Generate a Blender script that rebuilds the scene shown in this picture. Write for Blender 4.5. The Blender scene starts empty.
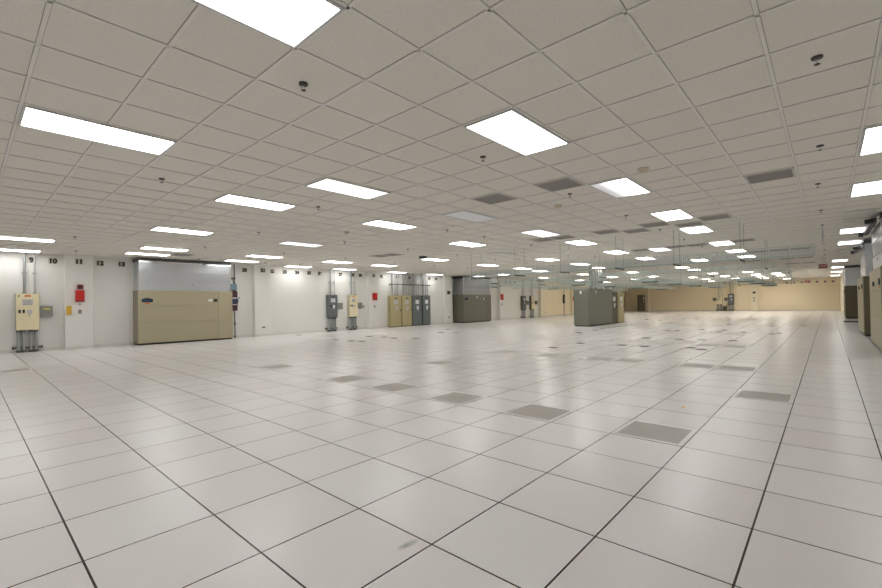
import bpy, bmesh, math, random
from mathutils import Matrix, Vector
random.seed(7)
SC = bpy.context.scene
COL = SC.collection
PI = math.pi
T = 0.6096            # two-foot module of the raised floor and of the ceiling grid
EYE = 1.2384
H = 3.044             # ceiling height
XB, XF = -7.0, 54.0   # back and far wall
YR, YL = -1.75, 18.35 # right and left wall
YC = 18.10            # face of the columns on the left wall

# ------------------------------------------------------------------ materials
def mat(name, col, rough=0.6, metal=0.0, spec=0.5, bump=None, var=None):
    m = bpy.data.materials.new(name); m.use_nodes = True
    nt = m.node_tree; b = nt.nodes['Principled BSDF']
    b.inputs['Roughness'].default_value = rough
    b.inputs['Metallic'].default_value = metal
    b.inputs['Specular IOR Level'].default_value = spec
    tc = nt.nodes.new('ShaderNodeTexCoord')
    n = nt.nodes.new('ShaderNodeTexNoise'); n.inputs['Scale'].default_value = (var[0] if var else 3.0)
    n.inputs['Detail'].default_value = 4
    nt.links.new(tc.outputs['Object'], n.inputs['Vector'])
    mx = nt.nodes.new('ShaderNodeMix'); mx.data_type = 'RGBA'
    a = var[1] if var else 0.04
    mx.inputs[6].default_value = (*[c*(1-a) for c in col], 1)
    mx.inputs[7].default_value = (*[min(1, c*(1+a)) for c in col], 1)
    nt.links.new(n.outputs['Fac'], mx.inputs[0]); nt.links.new(mx.outputs[2], b.inputs['Base Color'])
    if bump:
        n2 = nt.nodes.new('ShaderNodeTexNoise'); n2.inputs['Scale'].default_value = bump[0]
        nt.links.new(tc.outputs['Object'], n2.inputs['Vector'])
        bp = nt.nodes.new('ShaderNodeBump'); bp.inputs['Strength'].default_value = bump[1]
        bp.inputs['Distance'].default_value = 0.003
        nt.links.new(n2.outputs['Fac'], bp.inputs['Height']); nt.links.new(bp.outputs['Normal'], b.inputs['Normal'])
    return m

def math_node(nt, op, a=None, b=None, av=None, bv=None):
    n = nt.nodes.new('ShaderNodeMath'); n.operation = op
    if a is not None: nt.links.new(a, n.inputs[0])
    elif av is not None: n.inputs[0].default_value = av
    if b is not None: nt.links.new(b, n.inputs[1])
    elif bv is not None: n.inputs[1].default_value = bv
    return n.outputs[0]

def floor_material():
    m = bpy.data.materials.new('raised_floor_laminate'); m.use_nodes = True
    nt = m.node_tree; b = nt.nodes['Principled BSDF']; L = nt.links
    g = nt.nodes.new('ShaderNodeTexCoord'); s = nt.nodes.new('ShaderNodeSeparateXYZ')
    L.new(g.outputs['Object'], s.inputs[0])
    tx = math_node(nt, 'SUBTRACT', math_node(nt, 'DIVIDE', s.outputs[0], bv=T), bv=0.6412)
    ty = math_node(nt, 'SUBTRACT', math_node(nt, 'DIVIDE', s.outputs[1], bv=T), bv=0.5379)
    def edge(t, w):      # 1 on the dark edge strip
        f = math_node(nt, 'FRACT', math_node(nt, 'ADD', t, bv=100.0))
        d = math_node(nt, 'ABSOLUTE', math_node(nt, 'SUBTRACT', f, bv=0.5))
        return math_node(nt, 'GREATER_THAN', d, bv=0.5 - w/T/2)
    line = math_node(nt, 'MAXIMUM', edge(tx, 0.0100), edge(ty, 0.0100))
    cell = nt.nodes.new('ShaderNodeCombineXYZ')
    L.new(math_node(nt, 'FLOOR', tx), cell.inputs[0]); L.new(math_node(nt, 'FLOOR', ty), cell.inputs[1])
    wn = nt.nodes.new('ShaderNodeTexWhiteNoise'); wn.noise_dimensions = '3D'; L.new(cell.outputs[0], wn.inputs['Vector'])
    r1 = nt.nodes.new('ShaderNodeValToRGB'); e = r1.color_ramp.elements
    e[0].position = 0; e[0].color = (0.775, 0.75, 0.745, 1); e[1].position = 1; e[1].color = (0.795, 0.795, 0.79, 1)
    c = r1.color_ramp.elements.new(0.5); c.color = (0.80, 0.785, 0.775, 1)
    L.new(wn.outputs['Value'], r1.inputs[0])
    # fine speckle of the laminate
    n = nt.nodes.new('ShaderNodeTexNoise'); n.inputs['Scale'].default_value = 160; n.inputs['Detail'].default_value = 2
    L.new(g.outputs['Object'], n.inputs['Vector'])
    sp = nt.nodes.new('ShaderNodeMapRange'); sp.inputs[1].default_value = .35; sp.inputs[2].default_value = .65
    sp.inputs[3].default_value = .965; sp.inputs[4].default_value = 1.03
    L.new(n.outputs['Fac'], sp.inputs[0])
    n3 = nt.nodes.new('ShaderNodeTexNoise'); n3.inputs['Scale'].default_value = .35; L.new(g.outputs['Object'], n3.inputs['Vector'])
    sp3 = nt.nodes.new('ShaderNodeMapRange'); sp3.inputs[3].default_value = .985; sp3.inputs[4].default_value = 1.015
    L.new(n3.outputs['Fac'], sp3.inputs[0])
    mul = nt.nodes.new('ShaderNodeVectorMath'); mul.operation = 'SCALE'
    L.new(r1.outputs[0], mul.inputs[0]); L.new(math_node(nt, 'MULTIPLY', sp.outputs[0], sp3.outputs[0]), mul.inputs['Scale'])
    # a grey smudge by one tile corner
    sub = nt.nodes.new('ShaderNodeMapping'); sub.vector_type = 'POINT'
    sub.inputs['Location'].default_value = (-1.53, -1.64, 0)
    L.new(g.outputs['Object'], sub.inputs['Vector'])
    m2 = nt.nodes.new('ShaderNodeMapping'); m2.inputs['Rotation'].default_value = (0, 0, math.radians(18)); m2.inputs['Scale'].default_value = (14, 38, 0)
    L.new(sub.outputs[0], m2.inputs['Vector'])
    ln = nt.nodes.new('ShaderNodeVectorMath'); ln.operation = 'LENGTH'; L.new(m2.outputs[0], ln.inputs[0])
    nn = nt.nodes.new('ShaderNodeTexNoise'); nn.inputs['Scale'].default_value = 25; L.new(g.outputs['Object'], nn.inputs['Vector'])
    dd = math_node(nt, 'ADD', ln.outputs['Value'], math_node(nt, 'MULTIPLY', nn.outputs['Fac'], bv=1.0))
    sm = nt.nodes.new('ShaderNodeMapRange'); sm.inputs[1].default_value = .7; sm.inputs[2].default_value = 1.6
    sm.inputs[3].default_value = .85; sm.inputs[4].default_value = 0; L.new(dd, sm.inputs[0])
    mxs = nt.nodes.new('ShaderNodeMix'); mxs.data_type = 'RGBA'; mxs.inputs[7].default_value = (.33, .34, .35, 1)
    L.new(sm.outputs[0], mxs.inputs[0]); L.new(mul.outputs[0], mxs.inputs[6])
    mx = nt.nodes.new('ShaderNodeMix'); mx.data_type = 'RGBA'; mx.inputs[7].default_value = (0.018, 0.011, 0.009, 1)
    L.new(line, mx.inputs[0]); L.new(mxs.outputs[2], mx.inputs[6]); L.new(mx.outputs[2], b.inputs['Base Color'])
    rr = nt.nodes.new('ShaderNodeMapRange'); rr.inputs[3].default_value = .26; rr.inputs[4].default_value = .265
    L.new(n3.outputs['Fac'], rr.inputs[0]); L.new(rr.outputs[0], b.inputs['Roughness'])
    b.inputs['Specular IOR Level'].default_value = .38
    # every panel sits a hair out of level
    wn2 = nt.nodes.new('ShaderNodeTexWhiteNoise'); L.new(cell.outputs[0], wn2.inputs['Vector'])
    off = nt.nodes.new('ShaderNodeVectorMath'); off.operation = 'SUBTRACT'; off.inputs[1].default_value = (.5, .5, .5)
    L.new(wn2.outputs['Color'], off.inputs[0])
    sc = nt.nodes.new('ShaderNodeVectorMath'); sc.operation = 'SCALE'; sc.inputs['Scale'].default_value = .002
    L.new(off.outputs[0], sc.inputs[0])
    ad = nt.nodes.new('ShaderNodeVectorMath'); ad.operation = 'ADD'; ad.inputs[1].default_value = (0, 0, 1)
    L.new(sc.outputs[0], ad.inputs[0])
    L.new(ad.outputs[0], b.inputs['Normal'])
    return m

def ceiling_material():
    m = bpy.data.materials.new('acoustic_tile'); m.use_nodes = True
    nt = m.node_tree; b = nt.nodes['Principled BSDF']; L = nt.links
    g = nt.nodes.new('ShaderNodeTexCoord'); s = nt.nodes.new('ShaderNodeSeparateXYZ')
    L.new(g.outputs['Object'], s.inputs[0])
    tx = math_node(nt, 'FLOOR', math_node(nt, 'SUBTRACT', math_node(nt, 'DIVIDE', s.outputs[0], bv=T), bv=0.5789))
    ty = math_node(nt, 'FLOOR', math_node(nt, 'SUBTRACT', math_node(nt, 'DIVIDE', s.outputs[1], bv=T), bv=0.5012))
    cell = nt.nodes.new('ShaderNodeCombineXYZ'); L.new(tx, cell.inputs[0]); L.new(ty, cell.inputs[1])
    wn = nt.nodes.new('ShaderNodeTexWhiteNoise'); L.new(cell.outputs[0], wn.inputs['Vector'])
    r1 = nt.nodes.new('ShaderNodeValToRGB'); e = r1.color_ramp.elements
    e[0].color = (0.785, 0.745, 0.68, 1); e[1].color = (0.805, 0.765, 0.70, 1)
    L.new(wn.outputs['Value'], r1.inputs[0])
    n = nt.nodes.new('ShaderNodeTexNoise'); n.inputs['Scale'].default_value = 90; n.inputs['Detail'].default_value = 3
    L.new(g.outputs['Object'], n.inputs['Vector'])
    sp = nt.nodes.new('ShaderNodeMapRange'); sp.inputs[1].default_value = .3; sp.inputs[2].default_value = .7
    sp.inputs[3].default_value = .93; sp.inputs[4].default_value = 1.04; L.new(n.outputs['Fac'], sp.inputs[0])
    mul = nt.nodes.new('ShaderNodeVectorMath'); mul.operation = 'SCALE'
    L.new(r1.outputs[0], mul.inputs[0]); L.new(sp.outputs[0], mul.inputs['Scale'])
    L.new(mul.outputs[0], b.inputs['Base Color'])
    b.inputs['Roughness'].default_value = .9; b.inputs['Specular IOR Level'].default_value = .15
    bp = nt.nodes.new('ShaderNodeBump'); bp.inputs['Strength'].default_value = .25; bp.inputs['Distance'].default_value = .002
    L.new(n.outputs['Fac'], bp.inputs['Height']); L.new(bp.outputs['Normal'], b.inputs['Normal'])
    return m

def lens_material(name, strength, gradient=None, col=(1.0, .995, .98), base=(.75, .77, .8)):
    """prismatic lens over fluorescent tubes; gradient = lamp brightness from one long edge to the other"""
    m = bpy.data.materials.new(name); m.use_nodes = True
    nt = m.node_tree; b = nt.nodes['Principled BSDF']; L = nt.links
    b.inputs['Base Color'].default_value = (*base, 1); b.inputs['Roughness'].default_value = .35
    b.inputs['Emission Color'].default_value = (*col, 1)
    if gradient is None:
        b.inputs['Emission Strength'].default_value = strength
    else:
        g = nt.nodes.new('ShaderNodeTexCoord'); s = nt.nodes.new('ShaderNodeSeparateXYZ'); L.new(g.outputs['Object'], s.inputs[0])
        r = nt.nodes.new('ShaderNodeMapRange'); r.interpolation_type = 'SMOOTHSTEP'
        ax, lo, hi, a, z = gradient
        r.inputs[1].default_value = lo; r.inputs[2].default_value = hi; r.inputs[3].default_value = a; r.inputs[4].default_value = z
        L.new(s.outputs[ax], r.inputs[0]); L.new(r.outputs[0], b.inputs['Emission Strength'])
    return m

def grille_material(name, c1, c2, scale):
    m = bpy.data.materials.new(name); m.use_nodes = True
    nt = m.node_tree; b = nt.nodes['Principled BSDF']; L = nt.links
    g = nt.nodes.new('ShaderNodeTexCoord'); mp = nt.nodes.new('ShaderNodeMapping')
    mp.inputs['Scale'].default_value = (scale, scale, scale); L.new(g.outputs['Object'], mp.inputs[0])
    fr = nt.nodes.new('ShaderNodeVectorMath'); fr.operation = 'FRACTION'; L.new(mp.outputs[0], fr.inputs[0])
    sb = nt.nodes.new('ShaderNodeVectorMath'); sb.operation = 'SUBTRACT'; sb.inputs[1].default_value = (.5, .5, 0); L.new(fr.outputs[0], sb.inputs[0])
    fl = nt.nodes.new('ShaderNodeVectorMath'); fl.operation = 'MULTIPLY'; fl.inputs[1].default_value = (1, 1, 0); L.new(sb.outputs[0], fl.inputs[0])
    ln = nt.nodes.new('ShaderNodeVectorMath'); ln.operation = 'LENGTH'; L.new(fl.outputs[0], ln.inputs[0])
    lt = math_node(nt, 'LESS_THAN', ln.outputs['Value'], bv=.33)
    mx = nt.nodes.new('ShaderNodeMix'); mx.data_type = 'RGBA'; mx.inputs[6].default_value = (*c1, 1); mx.inputs[7].default_value = (*c2, 1)
    L.new(lt, mx.inputs[0]); L.new(mx.outputs[2], b.inputs['Base Color'])
    b.inputs['Roughness'].default_value = .5
    return m

def duct_material(k=1.0):
    m = bpy.data.materials.new('galvanised_sheet'); m.use_nodes = True
    nt = m.node_tree; b = nt.nodes['Principled BSDF']; L = nt.links
    b.inputs['Metallic'].default_value = .75; b.inputs['Roughness'].default_value = .30
    g = nt.nodes.new('ShaderNodeTexCoord'); v = nt.nodes.new('ShaderNodeTexVoronoi'); v.inputs['Scale'].default_value = 14
    L.new(g.outputs['Object'], v.inputs['Vector'])
    r = nt.nodes.new('ShaderNodeValToRGB'); r.color_ramp.elements[0].color = (.60*k, .625*k, .65*k, 1); r.color_ramp.elements[1].color = (.63*k, .655*k, .68*k, 1)
    L.new(v.outputs['Color'], r.inputs[0]); L.new(r.outputs[0], b.inputs['Base Color'])
    n = nt.nodes.new('ShaderNodeTexNoise'); n.inputs['Scale'].default_value = 1.1; L.new(g.outputs['Object'], n.inputs['Vector'])
    bp = nt.nodes.new('ShaderNodeBump'); bp.inputs['Strength'].default_value = .2; bp.inputs['Distance'].default_value = .03
    L.new(n.outputs['Fac'], bp.inputs['Height']); L.new(bp.outputs['Normal'], b.inputs['Normal'])
    return m

M = dict(
    floor=floor_material(), ceil=ceiling_material(),
    tee=mat('ceiling_tee_paint', (.80, .775, .73), .5),
    gap_shade=mat('painted_gap_shadow', (.36, .34, .31), .9),
    wall=mat('cream_wall_paint', (.80, .79, .755), .75, bump=(60, .1), var=(.6, .02)),
    wall_warmlit=mat('wall_paint_warm_glow', (.89, .785, .575), .75, bump=(60, .1), var=(.5, .03)),  # warm glow of the far half, put into the wall colour
    column=mat('column_paint', (.82, .81, .775), .7, var=(.6, .02)),
    column_warmlit=mat('column_paint_warm_glow', (.86, .79, .62), .7, var=(.6, .02)),  # the same far glow put into the column colour
    base=mat('vinyl_base', (.72, .70, .655), .5),
    frame=mat('fixture_frame', (.60, .60, .59), .4, .3),
    lens=lens_material('lit_lens', 6.7),
    lens_low=lens_material('lit_lens_low', 4.2),
    lens_mid=lens_material('lit_lens_mid', 10, col=(1.0, .99, .965)),
    lens_far=lens_material('lit_lens_warm', 12, col=(1.0, .94, .84)),
    lens_dim=lens_material('dim_lens', 0, (1, -.25, .25, .95, 1.5), (1, 1, 1)),
    lens_half=lens_material('half_lit_lens', 0, (1, -.28, .22, 4.5, .25), (1, .98, 1)),
    lens_half2=lens_material('half_lit_lens_two', 0, (1, -.28, .28, .9, 2.8), (1, .98, 1)),
    lens_off_glow=lens_material('unlit_lens_faint_glow', .06),  # switched off, but a weak emission makes the lens paler
    lens_dark=lens_material('dead_lens', 0, base=(.70, .68, .63)),
    grille=grille_material('return_grille', (.26, .235, .205), (.09, .08, .07), 60),
    grille_f=mat('grille_frame', (.55, .52, .47), .5),
    perf=grille_material('perforated_steel', (.58, .55, .51), (.17, .16, .15), 50),
    perf_rim=mat('perforated_rim', (.78, .765, .74), .35),
    brush=mat('black_brush', (.025, .025, .028), .8),
    brush_rim=mat('grommet_rim', (.22, .20, .20), .5),
    black=mat('black_plastic', (.02, .02, .022), .4),
    chrome=mat('chrome', (.6, .6, .6), .25, 1),
    bronze=mat('dark_bronze', (.06, .05, .045), .4, .5),
    steel=mat('conduit_steel', (.40, .42, .42), .42, .6),
    steel_l=mat('light_conduit', (.55, .56, .56), .4, .5),
    duct=duct_material(), duct_dull=duct_material(.55),
    rail=mat('dark_damper_steel', (.12, .12, .125), .4, .6),
    silver=mat('bright_rail', (.8, .81, .82), .22, .9),
    beige=mat('beige_enamel', (.41, .365, .245), .45, var=(1.2, .03)),
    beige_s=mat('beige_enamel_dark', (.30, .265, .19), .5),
    seam=mat('panel_seam', (.10, .09, .07), .7),
    cream=mat('cream_enamel', (.86, .77, .51), .4),
    creamb=mat('cream_enamel_case', (.50, .46, .34), .45),
    tan=mat('tan_enamel', (.50, .43, .24), .42),
    olive=mat('olive_enamel', (.145, .14, .10), .45),
    olive_d=mat('dark_olive_enamel', (.12, .105, .06), .5),
    ggrey=mat('green_grey_enamel', (.185, .195, .155), .42),
    dgrey=mat('slate_enamel', (.14, .16, .16), .42),
    jgrey=mat('junction_grey', (.27, .275, .25), .45),
    red=mat('signal_red', (.62, .02, .012), .4),
    dred=mat('dark_red', (.13, .015, .02), .4),
    maroon=mat('maroon', (.065, .022, .03), .45),
    navy=mat('navy_plate', (.03, .045, .10), .4),
    blue=mat('pale_blue_box', (.17, .26, .30), .5),
    orange=mat('orange_sticker', (.65, .12, .03), .6),
    amber=mat('amber_box', (.72, .42, .03), .5),
    yellow=mat('yellow_sticker', (.75, .62, .08), .6),
    green=mat('green_seal', (.02, .16, .05), .6),
    tagplate=mat('number_plate', (.60, .57, .50), .6),
    paper=mat('white_sticker', (.78, .78, .78), .7),
    lilac=mat('pale_grey_sticker', (.60, .58, .58), .7),
    ink=mat('dark_ink', (.045, .035, .025), .7),
    screen=mat('control_screen', (.015, .03, .06), .2),
    lamp_w=mat('display_key', (.12, .2, .35), .3),
    zinc=mat('zinc_wire', (.46, .54, .52), .45, .4),
    rod=mat('hanger_rod_steel', (.25, .27, .26), .5, .4),
    zinc_d=mat('dark_steel_rail', (.10, .11, .10), .5, .4),
    plinth=mat('dark_plinth', (.03, .025, .02), .7),
    beige_d=mat('beige_device', (.62, .55, .42), .5),
    signred=mat('exit_red', (.33, .015, .015), .4),
    yellow_sign=mat('yellow_sign_face', (.72, .58, .10), .5),
)

# ------------------------------------------------------------------ mesh helpers
class MB:
    def __init__(s): s.bm = bmesh.new()
    def box(s, x0, y0, z0, x1, y1, z1):
        c = Matrix.Translation(((x0+x1)/2, (y0+y1)/2, (z0+z1)/2)) @ Matrix.Diagonal((abs(x1-x0), abs(y1-y0), abs(z1-z0), 1))
        bmesh.ops.create_cube(s.bm, size=1, matrix=c); return s
    def cyl(s, p0, p1, r, n=12, r2=None):
        p0, p1 = Vector(p0), Vector(p1); d = p1 - p0
        q = d.to_track_quat('Z', 'Y').to_matrix().to_4x4()
        bmesh.ops.create_cone(s.bm, cap_ends=True, segments=n, radius1=r, radius2=(r if r2 is None else r2), depth=d.length,
                              matrix=Matrix.Translation((p0+p1)/2) @ q)
        return s
    def path(s, pts, r, n=8):
        for a, b in zip(pts, pts[1:]): s.cyl(a, b, r, n)
        return s
    def sphere(s, c, r, sz=1.0):
        bmesh.ops.create_uvsphere(s.bm, u_segments=12, v_segments=8, radius=r, matrix=Matrix.Translation(c) @ Matrix.Diagonal((1, 1, sz, 1))); return s
    def build(s, name, m, parent=None, bevel=0, smooth=False):
        me = bpy.data.meshes.new(name); s.bm.to_mesh(me); s.bm.free()
        o = bpy.data.objects.new(name, me); COL.objects.link(o); me.materials.append(m if not isinstance(m, str) else M[m])
        if parent: o.parent = parent
        if bevel:
            b = o.modifiers.new('bevel', 'BEVEL'); b.width = bevel; b.segments = 2; b.limit_method = 'ANGLE'
        if smooth:
            for p in me.polygons: p.use_smooth = True
        return o

def thing(name, label, cat, loc, rz=0, group=None):
    o = bpy.data.objects.new(name, None); COL.objects.link(o); o.empty_display_size = .1
    o.location = loc; o.rotation_euler = (0, 0, rz); tag(o, label, cat, group); return o
def tag(o, label, cat, group=None):
    o['label'] = label; o['category'] = cat
    if group: o['group'] = group
    return o
def struct(o): o['kind'] = 'structure'; return o
def copy_tree(o, parent=None):
    c = o.copy(); COL.objects.link(c)
    if parent: c.parent = parent
    for ch in list(o.children): copy_tree(ch, c)
    return c
def place(proto, used, loc, rz, label, group=None):
    o = proto if not used else copy_tree(proto)
    o.location = loc; o.rotation_euler = (0, 0, rz); o['label'] = label
    if group: o['group'] = group
    return o

def text_mesh(name, body, size, m, parent, loc, rot, extrude=.002, bold=0.0):
    cu = bpy.data.curves.new(name, 'FONT'); cu.body = body; cu.size = size; cu.extrude = extrude; cu.offset = bold
    cu.align_x = 'CENTER'; cu.align_y = 'CENTER'
    tmp = bpy.data.objects.new('tmp', cu); COL.objects.link(tmp)
    bpy.context.view_layer.update()
    me = bpy.data.meshes.new_from_object(tmp.evaluated_get(bpy.context.evaluated_depsgraph_get()))
    bpy.data.objects.remove(tmp); bpy.data.curves.remove(cu)
    me.name = name; me.materials.clear(); me.materials.append(M[m])
    o = bpy.data.objects.new(name, me); COL.objects.link(o); o.parent = parent; o.location = loc; o.rotation_euler = rot
    return o

# ------------------------------------------------------------------ room shell
struct(MB().box(XB, YR, -.10, XF, YL, 0).build('floor', 'floor'))
struct(MB().box(XB, YR, H+.008, XF, YL, H+.10).build('ceiling', 'ceil'))
g = MB(); gd = MB()
W2 = .012
x = .5789*T
n0 = int((XB - x)//T) + 1
k = n0
while x + k*T < XF:
    X = x + k*T; g.box(X-W2, YR, H, X+W2, YL, H+.0085); gd.box(X-W2-.0035, YR, H+.0062, X+W2+.0035, YL, H+.0084); k += 1
y = .5012*T
k = int((YR - y)//T) + 1
while y + k*T < YL:
    Y = y + k*T; g.box(XB, Y-W2, H, XF, Y+W2, H+.0085); gd.box(XB, Y-W2-.0035, H+.0062, XF, Y+W2+.0035, H+.0084); k += 1
struct(g.build('trim_1', 'tee')); struct(gd.build('trim_2', 'gap_shade'))  # second mesh: shadow line beside the tees, drawn as dark strips

XW = 33.4  # beyond this the left wall's colour carries the warm glow
wl = struct(MB().box(XB, YL, 0, XW, YL+.12, H+.05).build('wall_left', 'wall'))
wl2 = struct(MB().box(XW, YL, 0, XF, YL+.12, H+.05).build('wall_left', 'wall_warmlit'))
wf = struct(MB().box(XF, YR-.12, 0, XF+.12, YL+.12, H+.05).build('wall_far', 'wall_warmlit'))
wr = struct(MB().box(XB, YR-.12, 0, XF, YR, H+.05).build('wall_right', 'wall'))
wb = struct(MB().box(XB-.12, YR-.12, 0, XB, YL+.12, H+.05).build('wall_back', 'wall'))
for xc in (2.18, 8.28, 14.38, 20.45, 26.6):
    MB().box(xc, YC, 0, xc+.71, YL, H+.04).build('column', 'column', wl, .006)
MB().box(32.7, YC, 0, 33.4, YL, H+.04).build('column', 'column_warmlit', wl, .006)
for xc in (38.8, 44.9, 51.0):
    MB().box(xc, YC, 0, xc+.71, YL, H+.04).build('column', 'column_warmlit', wl2, .006)
MB().box(XF-.25, 5.32, 0, XF, 5.93, H+.04).build('column', 'column_warmlit', wf, .006)
MB().box(XF-.30, 15.72, 0, XF, 16.05, H+.04).build('column', 'column_warmlit', wf, .006)
MB().box(50.0, YR, 0, 51.0, -.80, H+.04).build('column', 'column_warmlit', wr, .006)
bs = MB()
segs = [XB] + [v for xc in (2.18, 8.28, 14.38, 20.45, 26.6, 32.7, 38.8, 44.9, 51.0) for v in (xc, xc+.71)] + [XF]
for i in range(0, len(segs), 2): bs.box(segs[i], YL-.008, 0, segs[i+1], YL, .10)
for xc in segs[1:-1:2]: bs.box(xc-.008, YC-.008, 0, xc+.718, YC, .10)
struct(bs.build('baseboard_left', 'base'))
struct(MB().box(XF-.008, YR, 0, XF, 5.32, .10).box(XF-.008, 5.93, 0, XF, 15.72, .10).build('baseboard_far', 'base'))
struct(MB().box(XB, YR, 0, XF, YR+.008, .10).build('baseboard_right', 'base'))

# ------------------------------------------------------------------ ceiling lights
def make_light(lens):
    r = thing('ceiling_light', '', 'ceiling light', (0, 0, 0))
    a, b, w = T-.014, T/2-.014, .02
    MB().box(-a, -b, -.012, a, -b+w, .006).box(-a, b-w, -.012, a, b, .006).box(-a, -b+w, -.012, -a+w, b-w, .006).box(a-w, -b+w, -.012, a, b-w, .006).build('frame', 'frame', r)
    MB().box(-a+w, -b+w, -.006, a-w, b-w, .004).build('diffuser', lens, r)
    return r
protos = {}
def light(X, Y, label, kind='lens', group=None):
    if kind not in protos: protos[kind] = [make_light(kind), False]
    p, used = protos[kind]
    o = place(p, used, (X, Y, H-.001), 0, label, group); protos[kind][1] = True
    return o
def cx(P): return (P - .4211) * T
def cyy(Q): return (Q - .4988) * T
LG = 'recessed fluorescent ceiling lights'
NEAR = [
 (cx(2), cyy(4.5), 'lens', 'largest lit ceiling light, cut by the top edge of the photo'),
 (cx(2), cyy(9.5), 'lens', 'long lit ceiling light at upper left above the cream electrical panel'),
 (cx(7), cyy(4.5), 'lens', 'broad lit ceiling light near the top centre of the photo'),
 (cx(7), cyy(9.5), 'lens_dim', 'dim greyish lit ceiling light with a duller lens, left of centre'),
 (cx(6), cyy(12.5), 'lens', 'bright ceiling light left of the dim greyish one'),
 (cx(11), cyy(12.5), 'lens', 'bright ceiling light just right of and behind the dim greyish one'),
 (cx(12), cyy(4.5), 'lens_half', 'half-lit ceiling light with one grey half, right of the single return grilles'),
 (cx(12), cyy(-.5), 'lens', 'lit ceiling light cut by the right edge of the photo'),
 (cx(17), cyy(-.5), 'lens', 'second lit ceiling light along the right edge, near the nearest duct'),
 (4.01, cyy(-.5), 'lens', 'ceiling light of which only a sliver shows at the top right edge'),
 (3.43, 11.13, 'lens', 'lit ceiling light in front of the beige cooling unit, nearest of three'),
 (4.08, 14.81, 'lens', 'thin lit ceiling light before the beige cooling unit, middle of three'),
 (4.05, 16.48, 'lens', 'thin lit ceiling light closest above the duct of the beige cooling unit'),
 (1.01, 14.85, 'lens', 'upper of two lit ceiling lights cut by the left edge'),
 (1.0, 17.75, 'lens', 'lower of two lit ceiling lights at the left edge, above the cream panel'),
 (6.55, 11.28, 'lens_dim', 'thin dimmer ceiling light in mid ceiling left of centre'),
 (7.19, 14.89, 'lens', 'lit ceiling light right of the beige unit duct, farther from the wall'),
 (7.23, 16.85, 'lens', 'lit ceiling light at the right end of the beige unit duct'),
 (10.3, 14.96, 'lens', 'lit ceiling light before the slate and cream wall panels'),
 (10.12, 17.76, 'lens', 'lit ceiling light against the blank wall left of the slate panel'),
 (12.63, 17.76, 'lens', 'lit ceiling light directly over the slate and cream wall panels'),
 (12.82, 15.02, 'lens', 'lit ceiling light one bay before the tall tan cabinets'),
 (16.1, 17.76, 'lens', 'lit ceiling light against the wall over the tall tan cabinets'),
 (10.23, 8.09, 'lens', 'bright ceiling light at mid photo behind the switched-off fixture'),
 (12.79, 11.80, 'lens', 'lit ceiling light just behind the black oval ceiling device'),
 (16.60, 11.95, 'lens', 'lit ceiling light above and before the olive cooling unit'),
 (19.80, 12.0, 'lens', 'lit ceiling light right of the olive cooling unit, near the cable trays'),
 (23.05, 15.25, 'lens', 'small lit ceiling light right of the olive unit duct top'),
 (23.05, 17.2, 'lens', 'small lit ceiling light right over the olive unit duct'),
 (19.15, 17.75, 'lens', 'lit ceiling light against the wall left of the olive unit'),
 (16.52, 8.79, 'lens', 'lit ceiling light above the left end of the nearest cable tray'),
 (cx(17), 5.54, 'lens_half2', 'partly lit ceiling light touching two grey return grilles'),
 (12.68, 5.60, 'lens', 'bright ceiling light right of the partly lit one, before the trays'),
 (19.88, 8.85, 'lens', 'lit ceiling light seen just over the hanging cable trays, above the green-grey cabinet'),
 (16.16, 5.80, 'lens', 'bright ceiling light over the nearest cable tray, beside a hanger rod'),
 (16.55, 4.40, 'lens_half2', 'thin partly lit ceiling light right of a hanger rod over the trays'),
 (cx(17), cyy(4.5), 'lens', 'nearest of the staircase of bright lights right of centre, behind the half-lit one'),
 (12.68, 2.50, 'lens', 'second of the staircase of bright lights right of centre'),
 (16.40, 2.52, 'lens', 'third of the staircase of bright lights right of centre'),
 (19.50, 2.55, 'lens', 'fourth of the staircase of bright lights right of centre'),
 (22.30, 2.56, 'lens', 'fifth and farthest of the staircase of bright lights right of centre'),
 (19.60, 5.80, 'lens', 'lit ceiling light directly behind the nearest cable tray'),
 (22.60, 4.35, 'lens', 'long-looking bright ceiling light seen through the nearest cable tray'),
 (16.15, -.55, 'lens', 'third lit ceiling light of the right-hand row'),
 (19.66, -.55, 'lens', 'fourth lit ceiling light of the right-hand row, above the second duct'),
]
for X, Y, k, lab in NEAR: light(X, Y, lab, 'lens_low' if (k == 'lens' and Y < 0) else 'lens_mid' if (k == 'lens' and X > 9 and 4 < Y < 17) else k, LG)
FAR = [(29.4, 6.0), (34.9, 5.95), (40.2, 6.0), (45.1, 6.0), (50.6, 6.0), (35.3, 3.98), (39.7, 4.0), (43.8, 4.1), (47.9, 4.2),
       (34.8, 9.8), (39.3, 8.1), (44.0, 8.0), (49.5, 8.6), (28.5, 9.2), (23.06, 9.17), (22.2, 12.3), (27.5, 12.0), (32.5, 12.0), (37.8, 12.0), (43.5, 12.0),
       (39.4, 2.76), (43.05, 2.75), (46.5, 2.78), (51.5, 2.85), (28.5, 15.5), (34.5, 15.5), (40.5, 15.5), (46.5, 15.5), (26.8, 6.0)]
for X, Y in FAR: light(X, Y, 'small distant lit ceiling light above or behind the cable trays', 'lens_far', 'distant ceiling lights over the trays')
for X in (28.9, 35.2, 41.5, 48.5): light(X, -.46, 'small distant lit ceiling light in the right-hand row beyond the exit sign', 'lens', 'distant ceiling lights of the right-hand row')
light(cx(12), cyy(9.5), 'switched-off ceiling light with a pale, faintly glowing lens at mid ceiling', 'lens_off_glow')
light(13.35, 8.95, 'switched-off ceiling light behind the bright one at mid photo', 'lens_dark')
light(13.1, -.60, 'switched-off ceiling light between lit ones near the right edge', 'lens_dark')
light(23.2, -.55, 'distant switched-off ceiling light in the right-hand row', 'lens_dark')
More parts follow.
